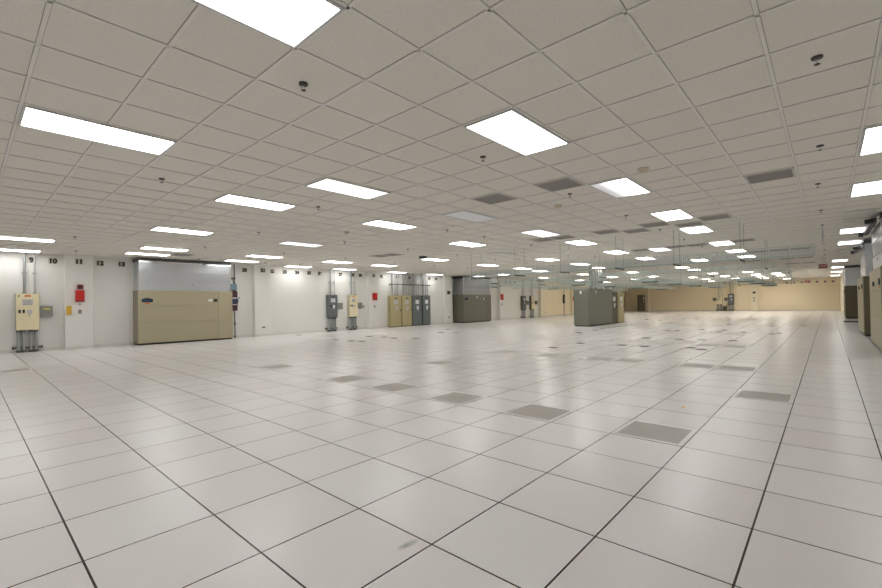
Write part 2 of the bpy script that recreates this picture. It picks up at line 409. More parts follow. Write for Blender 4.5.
for X, Y in [(cx(-3), cyy(-.5)), (cx(-3), cyy(4.5)), (cx(-3), cyy(9.5)), (cx(-3), cyy(14.5)), (cx(-3), cyy(19.5)), (cx(-3), cyy(24.5)), (cx(-8), cyy(12.5))]:  # lamps added out of view so the room lights evenly
    light(X, Y, 'added ceiling light behind the viewpoint, unseen, evening out the room light', 'lens', 'added unseen ceiling lights behind the viewpoint')

# ------------------------------------------------------------------ return air grilles
gr = thing('return_air_grille', '', 'grille', (0, 0, 0))
a = T/2-.013
MB().box(-a, -a, -.010, a, -a+.03, .007).box(-a, a-.03, -.010, a, a, .007).box(-a, -a+.03, -.010, -a+.03, a-.03, .007).box(a-.03, -a+.03, -.010, a, a-.03, .007).build('frame', 'grille_f', gr)
MB().box(-a+.03, -a+.03, -.006, a-.03, a-.03, .005).build('grille_face', 'grille', gr)
GV = [
 (cx(10.5), cyy(7.5), 'grey return air grille in the ceiling, left of the nearest pair'),
 (cx(10.5), cyy(5.5), 'grey return air grille in the ceiling, right of the nearest pair, beside the half-lit light'),
 (cx(13.5), cyy(1.5), 'grey return air grille alone in the right part of the ceiling'),
 (cx(18.6), cyy(3.5), 'grey return air grille right of the staircase of bright lights, nearest one'),
 (cx(19.5), cyy(4.5), 'grey return air grille behind the nearest staircase light'),
 (cx(18.5), cyy(5.5), 'grey return air grille left of the nearest staircase light'),
 (cx(19.5), cyy(6.5), 'grey return air grille second left of the staircase lights'),
 (cx(18.8), cyy(7.5), 'grey return air grille before the trays, beside the bright light'),
 (cx(18.8), cyy(9.5), 'grey return air grille wedged between two bright lights'),
 (cx(18.8), cyy(10.5), 'grey return air grille below the partly lit light'),
 (cx(17.3), cyy(19.5), 'grey return air grille in the ceiling right of the dimmer thin light'),
 (cx(17.2), cyy(20.5), 'faint grey return air grille farther left beside another one'),
 (cx(8.5), cyy(26.8), 'faint grey return air grille before the beige unit duct'),
]
used = False
for X, Y, lab in GV: place(gr, used, (X, Y, H-.001), 0, lab, 'return air grilles'); used = True
for X, Y in [(16.12, 1.92), (16.18, 3.18), (16.11, 3.80), (16.16, 4.95)]:
    place(gr, used, (X, Y, H-.001), 0, 'dark thin-looking return air grille in the row crossing the third staircase light', 'return air grilles')
for X, Y in [(20.45, 2.0), (20.45, 1.36), (20.45, .72), (25.1, 1.35), (25.1, .74), (25.1, 2.65), (29.1, 1.38), (29.1, .73), (35, 2.27)]:
    place(gr, used, (X, Y, H-.001), 0, 'dark thin-looking return air grille far back, left of the exit sign', 'return air grilles')

# ------------------------------------------------------------------ sprinklers and detectors
sp = thing('sprinkler_head', '', 'sprinkler', (0, 0, 0))
MB().cyl((0, 0, -.006), (0, 0, .006), .036, 16).build('escutcheon', 'bronze', sp)
MB().cyl((0, 0, -.024), (0, 0, -.004), .012, 10).path([(.012, 0, -.022), (.014, 0, -.034), (0, 0, -.048)], .003, 6).path([(-.012, 0, -.022), (-.014, 0, -.034), (0, 0, -.048)], .003, 6).build('sprinkler_body', 'chrome', sp)
MB().cyl((0, 0, -.052), (0, 0, -.048), .019, 12).build('deflector', 'bronze', sp)
used = False
SPL = {(1.86, 3.14): 'sprinkler head right of the largest lit ceiling light', (4.31, .03): 'nearest sprinkler head at upper right',
       (4.30, 3.14): 'sprinkler head left of the broad lit ceiling light', (6.84, .04): 'second sprinkler head of the right-hand row',
       (1.86, 6.86): 'sprinkler head below the long lit light at upper left', (4.33, 6.87): 'sprinkler head between the two bright lights left of centre',
       (6.8, 3.19): 'sprinkler head below the nearest right return air grille', (9.1, .09): 'third sprinkler head of the right-hand row',
       (1.85, 10.2): None, (1.85, 13.7): 'sprinkler head at far left above the cream panel'}
for (X, Y), lab in SPL.items():
    if lab is None: continue
    place(sp, used, (X, Y, H), 0, lab, 'ceiling sprinkler heads'); used = True
for i in range(0, 12):
    for Y in (.08, 3.16, 6.88, 10.17, 13.6, 16.9):
        X = 2.0 + 2.47*i + (.3 if Y > 9 else 0)
        if any(abs(X-a) < 1.3 and abs(Y-b) < 1 for a, b in SPL): continue
        if any(abs(X-q[0]) < .75 and abs(Y-q[1]) < .45 for q in NEAR + FAR): X += .95
        place(sp, used, (X, Y, H), 0, 'small sprinkler head in the mid and far ceiling', 'ceiling sprinkler heads')
det = thing('smoke_detector', '', 'smoke detector', (0, 0, 0))
MB().cyl((0, 0, -.012), (0, 0, .006), .075, 20).build('mounting_base', 'beige_d', det)
MB().cyl((0, 0, -.05), (0, 0, -.012), .04, 20, .062).build('sensing_chamber', 'beige_d', det, .004)
for i, (X, Y, lab) in enumerate([(6.25, 1.86, 'beige smoke detector above the half-lit ceiling light'), (7.45, 3.73, 'beige smoke detector below the nearest pair of return grilles'),
                                 (6.28, 8.74, 'small beige smoke detector before the bright light left of centre')]):
    place(det, i > 0, (X, Y, H), 0, lab, 'smoke detectors')
t = thing('ceiling_speaker', 'black oval ceiling device in front of a lit light, mid photo', 'speaker', (11.6, 11.35, H))
MB().cyl((0, 0, -.06), (0, 0, .006), .13, 20, .16).build('housing', 'black', t)
MB().cyl((0, 0, -.068), (0, 0, -.06), .10, 20).build('cover', 'bronze', t)
t = thing('ceiling_antenna', 'pale stem hanging from a round base between right-hand row sprinklers', 'antenna', (15.0, .08, H))
MB().cyl((0, 0, -.02), (0, 0, .006), .07, 16).build('base_plate', 'tee', t)
MB().cyl((0, 0, -.36), (0, 0, -.02), .016, 10).build('stem', 'steel_l', t)

# ------------------------------------------------------------------ perforated floor tiles, grommets, litter
pf = thing('perforated_floor_tile', '', 'floor tile', (0, 0, 0))
a, b = T/2-.006, T/2-.045
MB().box(-a, -a, 0, a, -b, .003).box(-a, b, 0, a, a, .003).box(-a, -b, 0, -b, b, .003).box(b, -b, 0, a, b, .003).build('rim', 'perf_rim', pf)
MB().box(-b, -b, 0, b, b, .0022).build('perforated_plate', 'perf', pf)
def fx(p): return (p + .6412 + 2.0) * T
def fy(q): return (q + .5379 + 2.0) * T
PF = [
 (4.5, -.5, 'nearest perforated floor tile, largest grey one'), (4.5, 1.5, 'perforated floor tile left of the nearest one'),
 (4.5, 3.5, 'perforated floor tile third in the nearest row'), (4.5, 5.5, 'perforated floor tile fourth in the nearest row'),
 (4.5, 7.5, 'perforated floor tile fifth in the nearest row'), (4.5, 11.5, 'perforated floor tile at the left end of the nearest row'),
 (8.5, -1.5, 'perforated floor tile alone at right, beside the thick tile seam'), (8.5, 7.5, 'faint perforated floor tile at mid floor, alone'),
 (12.5, -.5, 'rightmost perforated floor tile of the second row'), (12.5, .5, 'perforated floor tile second from right of the second row'),
 (12.5, 2.5, 'perforated floor tile of the second row before the green-grey cabinet, right of two'),
 (12.5, 3.5, 'perforated floor tile of the second row before the green-grey cabinet, left of two'),
 (12.5, 5.5, 'perforated floor tile fifth from right of the second row'), (12.5, 7.5, 'leftmost perforated floor tile of the second row'),
]
used = False
for p, q, lab in PF: place(pf, used, (fx(p), fy(q), 0), 0, lab, 'perforated floor tiles'); used = True
o = place(pf, True, (fx(-1.5), fy(18.5), 0), 0, 'perforated floor tile cut by the left edge near the cream panel', 'perforated floor tiles')
for p, q in [(19.5, 6.5), (20.5, 4.5), (19.5, 3.5), (20.5, 2.5), (19.5, 1.5), (19.5, .5), (25.5, 17.5), (27.5, 1.5), (27.5, 2.5), (28.5, 5.5), (31.5, 7.5), (36.5, 3.5), (36.5, 1.5), (37.5, .5), (36.5, 6.5), (40.5, 8.5), (42.5, 3.5), (42.5, 5.5), (47.5, 9.5), (47.5, 7.5), (21.5, 25.5), (15.5, 25.5), (12.5, 21.5), (16.5, 20.5)]:
    place(pf, True, (fx(p), fy(q), 0), 0, 'distant thin-looking perforated floor tile in the far half of the floor', 'distant perforated floor tiles')
gm = thing('cable_grommet', '', 'floor grommet', (0, 0, 0))
MB().box(-.11, -.14, 0, .11, -.10, .012).box(-.11, .10, 0, .11, .14, .012).box(-.11, -.10, 0, -.075, .10, .012).box(.075, -.10, 0, .11, .10, .012).build('rim', 'brush_rim', gm, .003)
MB().box(-.075, -.10, 0, .075, .10, .009).build('brush_insert', 'brush', gm)
GM = [(11.12, 11.3, 'black cable grommet alone before the slate cabinets, darkest one'), (14.08, 11.85, ''), (15.77, 13.79, ''), (13.96, 12.64, ''), (9.75, 17.15, ''), (9.13, 13.46, ''), (9.11, 12.48, ''), (9.19, 12.02, ''),
      (10.9, 13.73, ''), (10.92, 12.84, ''), (10.79, 12.14, ''), (16.38, 7.41, ''), (12.27, 5.51, 'dark cable grommet on the open floor left of the green-grey cabinet front'), (12.31, 4.32, 'dark cable grommet below the right end of the green-grey cabinet'), (18.07, 7.43, ''), (19.46, 7.68, ''), (20.0, 7.6, ''), (20.7, 7.6, ''), (21.4, 7.58, ''), (22.3, 7.59, ''), (22.95, 7.55, ''),
      (10.71, 5.58, ''), (15.12, 4.52, ''), (15.07, 3.51, ''), (15.12, 2.91, ''), (15.2, 2.11, ''), (12.32, 3.72, ''), (12.52, 2.65, 'left of the close pair of black grommets on the mid floor'), (12.23, 2.36, 'right of the close pair of black grommets on the mid floor'),
      (19.25, 4.92, ''), (19.4, 4.6, ''), (20.42, 3.91, ''), (19.13, 3.1, ''), (20.31, 3.11, ''), (31.38, 7.03, ''), (30.69, 6.15, ''), (25.09, 3.66, ''), (28.33, 7.68, ''), (26.42, 6.53, ''), (30.17, 8.92, ''), (24.77, .82, 'dark cable grommet far back near the right-hand aisle'), (18.62, 1.47, ''), (19.22, 1.32, ''), (19.18, 2.33, ''), (23.73, 1.89, '')]
used = False
for X, Y, lab in GM:
    if lab: l2 = lab
    elif Y > 11: l2 = 'small cable grommet on the floor before the left wall panels'
    elif 7.3 < Y < 7.8 and X < 23: l2 = 'small black cable grommet in the line along the front of the green-grey cabinet'
    else: l2 = 'small cable grommet on the open floor at mid room or farther'
    place(gm, used, (X, Y, 0), 0 if X < 18 else PI/2, l2, 'cable grommets in the floor').scale = (.8, .8, 1); used = True
def litter(X, Y, lab, m, s):
    o = MB(); 
    bm = o.bm
    for k in range(3):
        a = random.random()*6; o.box(-s/2+k*s*.25, -s*.25+.006*k, 0, s*.25+k*s*.2, s*.3-.008*k, .003+.002*k)
    o = o.build('paper_scrap', m); o.location = (X, Y, 0); o.rotation_euler = (0, 0, random.random()*3); tag(o, lab, 'scrap')
litter(5.56, 1.27, 'yellow paper scrap on the floor behind the nearest perforated tile', 'amber', .06)
litter(5.58, 2.66, 'pale orange scrap on the floor left of the yellow one', 'beige_d', .07)
t = thing('floor_vent', 'dark flat floor grate beside the farthest right-hand cooling unit', 'floor vent', (29.4, -1.05, 0))
MB().box(-.60, -.50, 0, .60, -.46, .03).box(-.60, .46, 0, .60, .50, .03).box(-.60, -.46, 0, -.56, .46, .03).box(.56, -.46, 0, .60, .46, .03).build('frame', 'plinth', t)
v = MB()
for k in range(12): v.box(-.56, -.45+k*.076, 0, .56, -.39+k*.076, .024)
v.build('grate', 'brush', t)

# ------------------------------------------------------------------ wall electrical panels
def make_panel(lab, X, Y, rz, body, door, jm, side=1, w=.53, z0=.67, z1=1.79, top=((-.06, .035), (.17, .022)), depth=.20):
    """local frame: x along the wall, front towards -y, wall plane at y = 0; side = where the junction box is"""
    t = thing('electrical_panel', lab, 'electrical panel', (X, Y, 0), rz)
    MB().box(-w/2, -depth, z0, w/2, 0, z1).build('enclosure', body, t, .006)
    d = MB().box(-w/2+.012, -depth-.014, z0+.012, w/2-.012, -depth, z1-.012).build('door', door, t, .003)
    MB().box(-w/2+.06, -depth-.03, 1.195, -w/2+.11, -depth-.014, 1.295).build('door_latch', 'black', d)
    MB().box(-w/2+.15, -depth-.03, 1.195, -w/2+.20, -depth-.014, 1.295).build('door_latch', 'black', d)
    MB().box(-.07, -depth-.016, z1-.10, .07, -depth-.0145, z1-.055).build('warning_sticker', 'orange' if door == 'cream' else 'maroon', d)
    MB().box(-w/2+.05, -depth-.016, z1-.10, -w/2+.09, -depth-.0145, z1-.055).build('round_seal', 'green' if door == 'cream' else 'dgrey', d)
    s = 'lilac' if door == 'cream' else 'paper'
    MB().box(-.12, -depth-.016, z1-.36, .12, -depth-.0145, z1-.18).build('notice_sheet', s, d)
    MB().box(-.02, -depth-.016, z1-.62, .10, -depth-.0145, z1-.50).box(.01, -depth-.016, z1-.70, .06, -depth-.0145, z1-.62).build('rating_label', s, d)
    for k in range(4): MB().box(-.10, -depth-.0168, z1-.34+k*.04, .09, -depth-.016, z1-.332+k*.04).build('print_line', 'ink' if k < 3 else 'jgrey', d)
    for dx, r in top:
        c = MB().cyl((dx, -.10, z1), (dx, -.10, H), r, 14).build('conduit', 'steel_l' if r < .03 else 'steel', t, smooth=False)
        MB().cyl((dx, -.10, z1), (dx, -.10, z1+.05), r+.012, 14).build('conduit_fitting', 'steel', c)
        MB().box(dx-r-.02, -.10, 2.4, dx+r+.02, 0, 2.44).build('conduit_clamp', 'steel', c)
    for dx, r in ((-.20, .042), (-.09, .034), (.07, .034), (.19, .042)):
        c = MB().cyl((dx, -.10, 0), (dx, -.10, z0), r, 14).build('conduit', 'steel', t)
        MB().cyl((dx, -.10, z0-.06), (dx, -.10, z0), r+.012, 14).cyl((dx, -.10, .0), (dx, -.10, .07), r+.014, 14).build('conduit_fitting', 'rail', c)
    MB().box(-.34, -.075, .12, .34, -.035, .16).box(-.34, -.035, .10, -.31, 0, .18).box(.31, -.035, .10, .34, 0, .18).build('floor_strut', 'bronze', t)
    return t
def junction(lab, X, Y, rz, m='jgrey', w=.29, z0=1.08, z1=1.39, sticker=True):
    t = thing('junction_box', lab, 'junction box', (X, Y, z0), rz)
    MB().box(-w/2, -.12, 0, w/2, 0, z1-z0).build('box_body', m, t, .005)
    c = MB().box(-w/2-.004, -.128, -.004, w/2+.004, -.12, z1-z0+.004).build('box_cover', m, t, .002)
    if sticker: MB().box(-.07, -.130, .21, .09, -.1285, .25).build('yellow_sticker', 'yellow', c)
    return t
make_panel('cream electrical panel with two black latches on the left wall, nearest one', 1.33, YL-.002, 0, 'creamb', 'cream', 'jgrey')
junction('grey junction box with yellow sticker right of the nearest cream panel', 1.76, YL-.002, 0)
make_panel('slate grey electrical panel with white labels on the left wall', 12.18, YL-.002, 0, 'dgrey', 'dgrey', 'jgrey')
junction('green-grey junction box right of the slate panel', 12.66, YL-.002, 0, sticker=False)
make_panel('cream electrical panel right of the slate one on the left wall', 13.41, YL-.002, 0, 'creamb', 'cream', 'jgrey')
junction('green-grey junction box right of the second cream panel', 13.88, YL-.002, 0, sticker=False)
make_panel('dark electrical panel on the left wall right of the olive cooling unit', 30.1, YL-.002, 0, 'olive_d', 'dgrey', 'jgrey')
junction('dark junction box between the two panels beyond the olive cooling unit', 30.75, YL-.002, 0, 'olive', sticker=False)
make_panel('dark-sided cream electrical panel right of the dark one beyond the olive unit', 31.45, YL-.002, 0, 'olive_d', 'cream', 'jgrey')
junction('dark junction box right of the dark-sided cream panel', 32.2, YL-.002, 0, 'olive', sticker=False)
RZF = -PI/2
make_panel('cream electrical panel on the far wall', XF-.002, 8.63, RZF, 'creamb', 'cream', 'jgrey')
junction('dark junction box left of the cream panel on the far wall', XF-.002, 9.10, RZF, 'olive', sticker=False)
make_panel('slate electrical panel on the far wall right of the cream one', XF-.002, 7.60, RZF, 'dgrey', 'dgrey', 'jgrey')
junction('dark junction box left of the slate panel on the far wall', XF-.002, 8.06, RZF, 'olive', sticker=False)
t = thing('transformer', 'low dark transformer box between the two panels at the far wall', 'transformer', (XF-.30, 8.12, 0), RZF)
MB().box(-.15, -.22, .05, .15, .22, .52).build('case', 'olive', t, .01)
MB().box(-.16, -.24, 0, .16, .24, .05).build('base', 'plinth', t)
v = MB()
for k in range(5): v.box(-.12, -.224, .14+k*.06, .12, -.22, .17+k*.06)
v.build('vent_louvres', 'black', t)

# ------------------------------------------------------------------ cooling units and ducts
def cooling_unit(lab, X0, X1, Yf, Yb, h, m, ms, rz=0, split=.53, screen_m='screen', extras=True):
    """front towards -y of the local frame (rz = 0: faces the room from the left wall)"""
    w = X1-X0; d = abs(Yb-Yf)
    if rz == 0: t = thing('cooling_unit', lab, 'cooling unit', (X0, Yf, 0), 0)
    else: t = thing('cooling_unit', lab, 'cooling unit', (X1, Yf, 0), PI)
    MB().box(0.01, .02, .06, w-.01, d, h).build('cabinet', ms, t, .005)
    MB().box(.03, .04, 0, w-.03, d-.02, .06).build('plinth', 'plinth', t)
    if rz == 0: xs = [(0, w-split), (w-split, w)]
    else: xs = [(0, split), (split, w)]
    wide = xs[0] if rz == 0 else xs[1]; nar = xs[1] if rz == 0 else xs[0]
    for z0, z1 in ((.06, .78*h/1.9), (.78*h/1.9, 1.36*h/1.9), (1.36*h/1.9, h)):
        p = MB().box(wide[0]+.004, 0, z0+.004, wide[1]-.004, .022, z1-.004).build('front_panel', m, t, .004)
        last = p
    q = MB().box(nar[0]+.004, 0, .064, nar[1]-.004, .022, h-.004).build('side_panel', m, t, .004)
    a = wide[0]+.11 if rz == 0 else wide[1]-.45
    s = MB().box(a, -.02, 1.49, a+.33, 0, 1.61).build('control_display', screen_m, last, .004)
    MB().box(a+.08, -.021, 1.61, a+.24, 0, 1.635).build('display_hood', 'black', s)
    for k in range(5): MB().cyl((a+.06+k*.05, -.024, 1.555), (a+.06+k*.05, -.018, 1.555), .011, 8).build('key', 'lamp_w', s)
    if extras:
        MB().box(a+.10, -.004, 1.425, a+.23, 0, 1.465).build('orange_sticker', 'orange', last)
    b = wide[1]-.37 if rz == 0 else wide[0]+.05
    MB().box(b, -.004, 1.50, b+.15, 0, 1.59).build('white_label', 'paper', last)
    MB().box(b+.19, -.03, 1.49, b+.32, 0, 1.60).build('switch_box', 'black', last, .004)
    return t
def duct(lab, X0, X1, Yf, Yb, z0, z1, rz=0, rail=.12, dm='duct'):
    w = X1-X0; d = abs(Yb-Yf)
    t = thing('air_duct', lab, 'air duct', (X0 if rz == 0 else X1, Yf, z0), 0 if rz == 0 else PI)
    h = z1-z0
    for k in range(3):
        b = MB().box(0, 0, (h-rail)*k/3, w, d, (h-rail)*(k+1)/3)
        for v in b.bm.verts:      # every sheet bows in by a different few millimetres
            if v.co.y < .01: v.co.y += (.012, .020, .006)[k] if v.co.z < (h-rail)*(k+.5)/3 else 0
        b.build('sheet_metal_panel', dm, t, .003)
    s = MB()
    for k in (1, 2): s.box(-.004, -.010, (h-rail)*k/3-.006, w+.004, .0, (h-rail)*k/3+.006)
    s.box(-.006, -.008, 0, .02, 0, h-rail).box(w-.02, -.008, 0, w+.006, 0, h-rail).box(-.008, 0, 0, 0, .03, h-rail)
    s.build('standing_seam', 'steel_l', t)
    MB().box(-.03, -.03, h-rail, w+.03, d, h).build('top_collar', 'rail', t, .004)
    MB().box(-.01, -.05, h-rail-.03, w*.64, -.03, h-rail+.03).box(w*.70, -.05, h-rail-.04, w, -.03, h-rail+.02).build('bright_flange', 'silver', t)
    for xa, xb in ((w*.64, w*.66), (0, .03), (w-.03, w)): MB().box(xa, -.07, h-rail-.06, xb, -.03, h-rail+.05).build('hanger_bracket', 'silver', t)
    MB().cyl((w*.55, -.006, h*.2), (w*.55, 0, h*.2), .02, 10).build('plug', 'rail', t)
    return t
cooling_unit('long beige cooling unit against the left wall, under a bright metal duct', 4.03, 7.19, 17.67, YL, 1.90, 'beige', 'beige_s')
duct('bright galvanised duct on top of the beige cooling unit at the left wall', 4.07, 7.12, 17.70, YL, 1.90, H-.02)
cooling_unit('olive grey cooling unit against the left wall at mid photo', 21.47, 24.50, 17.42, YL, 1.84, 'olive', 'olive', extras=False)
duct('dull metal duct on top of the olive cooling unit at mid photo', 21.50, 24.40, 17.44, YL, 1.84, H-.04, dm='duct_dull')
YRF = -.84
cooling_unit('beige cooling unit cut by the right edge of the photo', 13.15, 16.45, YRF, YR, 1.90, 'beige', 'beige_s', rz=1, split=1.2)
cooling_unit('dark-sided cooling unit second along the right wall', 18.9, 22.2, YRF+.03, YR, 1.88, 'beige', 'olive_d', rz=1, split=1.2)
cooling_unit('dark olive cooling unit farthest along the right wall', 33.8, 37.0, -.72, YR, 1.88, 'olive_d', 'olive_d', rz=1, split=1.2)
duct('metal duct above the cooling unit cut by the right edge', 13.1, 16.0, YRF-.04, YR, 1.90, H-.02, rz=1)
duct('metal duct above the second right-hand cooling unit', 18.9, 21.6, YRF-.04, YR, 1.88, H-.02, rz=1)
duct('metal duct above the farthest right-hand cooling unit', 33.8, 36.6, -.74, YR, 1.88, H-.02, rz=1)
def damper(lab, X, Y, z, l):
    t = thing('damper_actuator', lab, 'actuator', (X, Y, z))
    MB().box(-l/2, -.05, -.05, l/2, .05, .05).build('actuator_rail', 'rail', t, .006)
    MB().cyl((-l/2-.02, .0, -.02), (-l/2-.02, .14, -.02), .05, 12).build('motor_housing', 'black', t)
    MB().box(l/2-.1, .05, -.08, l/2+.02, .14, .03).build('linkage', 'black', t)
damper('black damper rail under the ceiling on the nearest right-hand duct', 14.5, YRF+.08, 2.89, 2.6)
damper('black damper rail on the second right-hand duct', 20.2, YRF+.08, 2.84, 1.9)
# labels on the olive unit group
t = None
for X, Y, z, lab in [(22.9, 17.42, 1.66, 'white tag on the front top of the olive cooling unit')]:
    o = MB().box(-.04, -.006, -.06, .04, 0, .06).build('paper_tag', 'paper'); o.location = (X, Y-.001, z); tag(o, lab, 'tag')

# disconnect switches
def disconnect(lab, X, Y, rz, m1='maroon', m2='navy', blue=True):
    t = thing('disconnect_switch', lab, 'disconnect switch', (X, Y, 0), rz)
    b = MB().box(-.11, -.14, 1.12, .11, -.02, 1.92).build('switch_case', m1, t, .006)
    MB().box(-.10, -.15, 1.42, .10, -.14, 1.60).build('nameplate', m2, b)
    MB().box(-.09, -.152, 1.62, .07, -.15, 1.66).box(-.09, -.152, 1.36, .07, -.15, 1.39).build('white_strip', 'paper', b)
    MB().box(.11, -.12, 1.44, .15, -.08, 1.56).cyl((.13, -.10, 1.55), (.21, -.10, 1.68), .014, 8).build('handle', 'black', b)
    c = MB().cyl((.02, -.07, 0), (.02, -.07, 1.12), .018, 10).cyl((.02, -.07, 1.92), (.02, -.07, H), .018, 10).build('conduit', 'bronze', t)
    MB().cyl((.02, -.07, .02), (.02, -.07, .08), .032, 10).cyl((.02, -.07, .55), (.02, -.07, .62), .035, 10).box(-.08, -.07, 2.45, .08, 0, 2.48).build('conduit_fitting', 'bronze', c)
    if blue:
        MB().box(-.14, -.13, 1.98, .10, -.02, 2.22).build('relay_box', 'blue', t, .004)
    return t
disconnect('maroon disconnect switch with side handle right of the beige cooling unit', 7.50, YL, 0)
disconnect('black disconnect switch on the left wall left of the green-grey cabinet', 37.3, YL, 0, 'black', 'dgrey', False)
disconnect('black disconnect switch on the left wall just right of the tan cabinets', 52.9, YL, 0, 'black', 'dgrey', False)

# ------------------------------------------------------------------ tall wall cabinets
def tall(lab, X0, X1, Yf, m, h=1.78, cond=True, lab_m='paper', ms=None, yb=None, top=H):
    yb = YL if yb is None else yb
    t = thing('power_cabinet', lab, 'power cabinet', (X0, Yf, 0))
    w = X1-X0; d = yb-Yf
    MB().box(0, .02, .03, w, d, h).build('case', ms or m, t, .006)
    MB().box(.02, .04, 0, w-.02, d-.02, .03).build('plinth', 'plinth', t)
    dr = MB().box(.015, 0, .05, w-.015, .02, h-.02).build('door', m, t, .004)
    MB().box(w*.38, -.004, h-.20, w*.62, 0, h-.14).build('badge', 'maroon', dr)
    MB().box(w*.30, -.004, h-.50, w*.68, 0, h-.26).build('notice_sheet', lab_m, dr)
    MB().box(w*.42, -.004, h-.80, w*.66, 0, h-.62).box(w*.48, -.004, h-.88, w*.58, 0, h-.80).build('rating_label', lab_m, dr)
    MB().box(w-.10, -.02, h*.5, w-.07, 0, h*.5+.12).build('door_handle', 'black', dr)
    if cond:
        for dx, r in ((w*.30, .05), (w*.58, .03), (w*.82, .04)):
            c = MB().cyl((dx, d*.5, h), (dx, d*.5, top), r, 14).build('conduit', 'steel_l' if r < .045 else 'steel', t)
            MB().cyl((dx, d*.5, h), (dx, d*.5, h+.06), r+.014, 14).build('conduit_fitting', 'steel', c)
    return t
tall('left of the two tall tan power cabinets on the left wall', 15.88, 16.67, 18.08, 'tan', lab_m='lilac')
tall('right of the two tall tan power cabinets on the left wall', 16.74, 17.49, 18.08, 'tan', lab_m='lilac')
tall('left of the two tall slate power cabinets on the left wall', 17.57, 18.33, 18.08, 'dgrey')
tall('right of the two tall slate power cabinets on the left wall', 18.41, 19.08, 18.08, 'dgrey')
def strut(lab, X0, X1, Y, z):
    t = thing('strut_channel', lab, 'strut channel', ((X0+X1)/2, Y, z))
    l = (X1-X0)/2
    MB().box(-l, -.03, -.025, l, .0, .025).build('channel', 'zinc_d', t)
    MB().box(-l+.02, 0, -.03, -l+.07, YL-Y-.003, .03).box(l-.07, 0, -.03, l-.02, YL-Y-.003, .03).build('standoff', 'zinc_d', t)
strut('strut channel across the conduits above the tan cabinets', 15.97, 17.50, 18.10, 2.40)
strut('strut channel across the conduits above the slate cabinets', 17.64, 19.12, 18.10, 2.40)

# free-standing cabinet group in the room
t = thing('power_distribution_unit', 'large green-grey free-standing cabinet at mid room', 'power distribution cabinet', (20.6, 8.78, 0))
MB().box(0, 0, .05, 3.05, .80, 1.86).build('cabinet', 'ggrey', t, .012)
MB().box(.04, .04, 0, 3.01, .76, .05).build('plinth', 'plinth', t)
for z0, z1 in ((.08, .78), (.785, 1.83)):
    MB().box(.03, -.015, z0, 3.02, 0, z1).build('front_panel', 'ggrey', t, .004)
MB().box(-.012, .03, .08, 0, .77, 1.83).build('end_panel', 'ggrey', t, .004)
MB().box(-.018, .36, 1.62, -.012, .46, 1.78).build('white_tag', 'paper', t)
MB().box(.80, -.022, 1.66, .92, -.015, 1.78).build('white_tag', 'paper', t)
for dx, dy in ((1.3, .4), (1.6, .6), (1.95, .45), (2.3, .6), (2.6, .4), (2.85, .65)):
    c = MB().cyl((dx, dy, 1.86), (dx, dy, H), .05, 14).build('conduit', 'steel', t)
    MB().cyl((dx, dy, 1.86), (dx, dy, 1.93), .072, 14).build('conduit_fitting', 'rail', c)
tall('left of the two olive tan cabinets behind the green-grey cabinet', 23.75, 24.66, 8.86, 'olive_d', h=1.74, ms='olive_d', yb=9.6, top=2.09)
tall('right of the two olive tan cabinets behind the green-grey cabinet', 24.80, 25.75, 8.86, 'tan', h=1.74, ms='tan', yb=9.6, top=2.09)
tall('tall dark cabinet standing at the left end of the far wall', 52.6, 53.4, 16.0, 'olive_d', h=1.9, cond=False, yb=16.6)

# ------------------------------------------------------------------ alarm devices and outlets
def onwall(name, lab, cat, X, z, Y, parts, rz=0, group=None):
    t = thing(name, lab, cat, (X, Y+.002 if Y == YC else Y-.002, z), rz, group)
    for nm, b, m in parts:
        MB().box(*b).build(nm, m, t, .003)
    return t
onwall('fire_alarm_box', 'red fire alarm box on the nearest column', 'fire alarm', 2.55, 1.52, YC, [('box_body', (-.11, -.09, 0, .11, 0, .38), 'red'), ('lower_flap', (-.105, -.10, .0, .105, -.09, .05), 'dred')])
onwall('alarm_strobe', 'dark red strobe just above the red alarm box on the nearest column', 'strobe', 2.57, 1.94, YC, [('strobe_body', (-.08, -.06, 0, .06, 0, .14), 'dred'), ('lens', (.06, -.05, 0, .085, 0, .14), 'lilac')])
onwall('amber_pull_station', 'amber yellow box low on the left edge of the nearest column', 'pull station', 2.28, 1.12, YC, [('box_body', (-.06, -.06, 0, .06, 0, .27), 'amber')])
onwall('wall_switch', 'small green-grey switch plate under the red alarm box', 'switch', 2.55, 1.14, YC, [('plate', (-.045, -.012, 0, .045, 0, .13), 'jgrey'), ('toggle', (-.01, -.025, .05, .01, -.012, .08), 'ink')])
t = thing('key_switch', 'tiny round key switch between alarm box and switch plate', 'switch', (2.55, YC+.002, 1.44))
MB().cyl((0, -.015, 0), (0, 0, 0), .03, 14).build('plate', 'steel', t); MB().cyl((0, -.022, 0), (0, -.015, 0), .012, 10).build('key_slot', 'ink', t)
onwall('fire_alarm_box', 'red fire alarm box on the column right of the second cream panel', 'fire alarm', 14.74, 1.52, YC, [('box_body', (-.13, -.09, 0, .13, 0, .38), 'red'), ('lower_flap', (-.125, -.10, .0, .125, -.09, .05), 'dred')])
onwall('wall_switch', 'switch plate under the red alarm box, right of the second cream panel', 'switch', 14.74, 1.12, YC, [('plate', (-.05, -.012, 0, .05, 0, .14), 'jgrey'), ('toggle', (-.012, -.025, .05, .012, -.012, .09), 'ink')])
onwall('wall_switch', 'switch plate on the wall just left of the column with the second red box', 'switch', 14.2, 1.12, YL, [('plate', (-.05, -.012, 0, .05, 0, .14), 'jgrey'), ('toggle', (-.012, -.025, .05, .012, -.012, .09), 'ink')])
onwall('alarm_bell', 'small black device on the column left of the olive cooling unit', 'alarm', 20.78, 1.88, YC, [('bell_body', (-.09, -.07, 0, .09, 0, .18), 'black'), ('bell_plate', (-.1, -.01, -.02, .1, 0, .2), 'ink')])
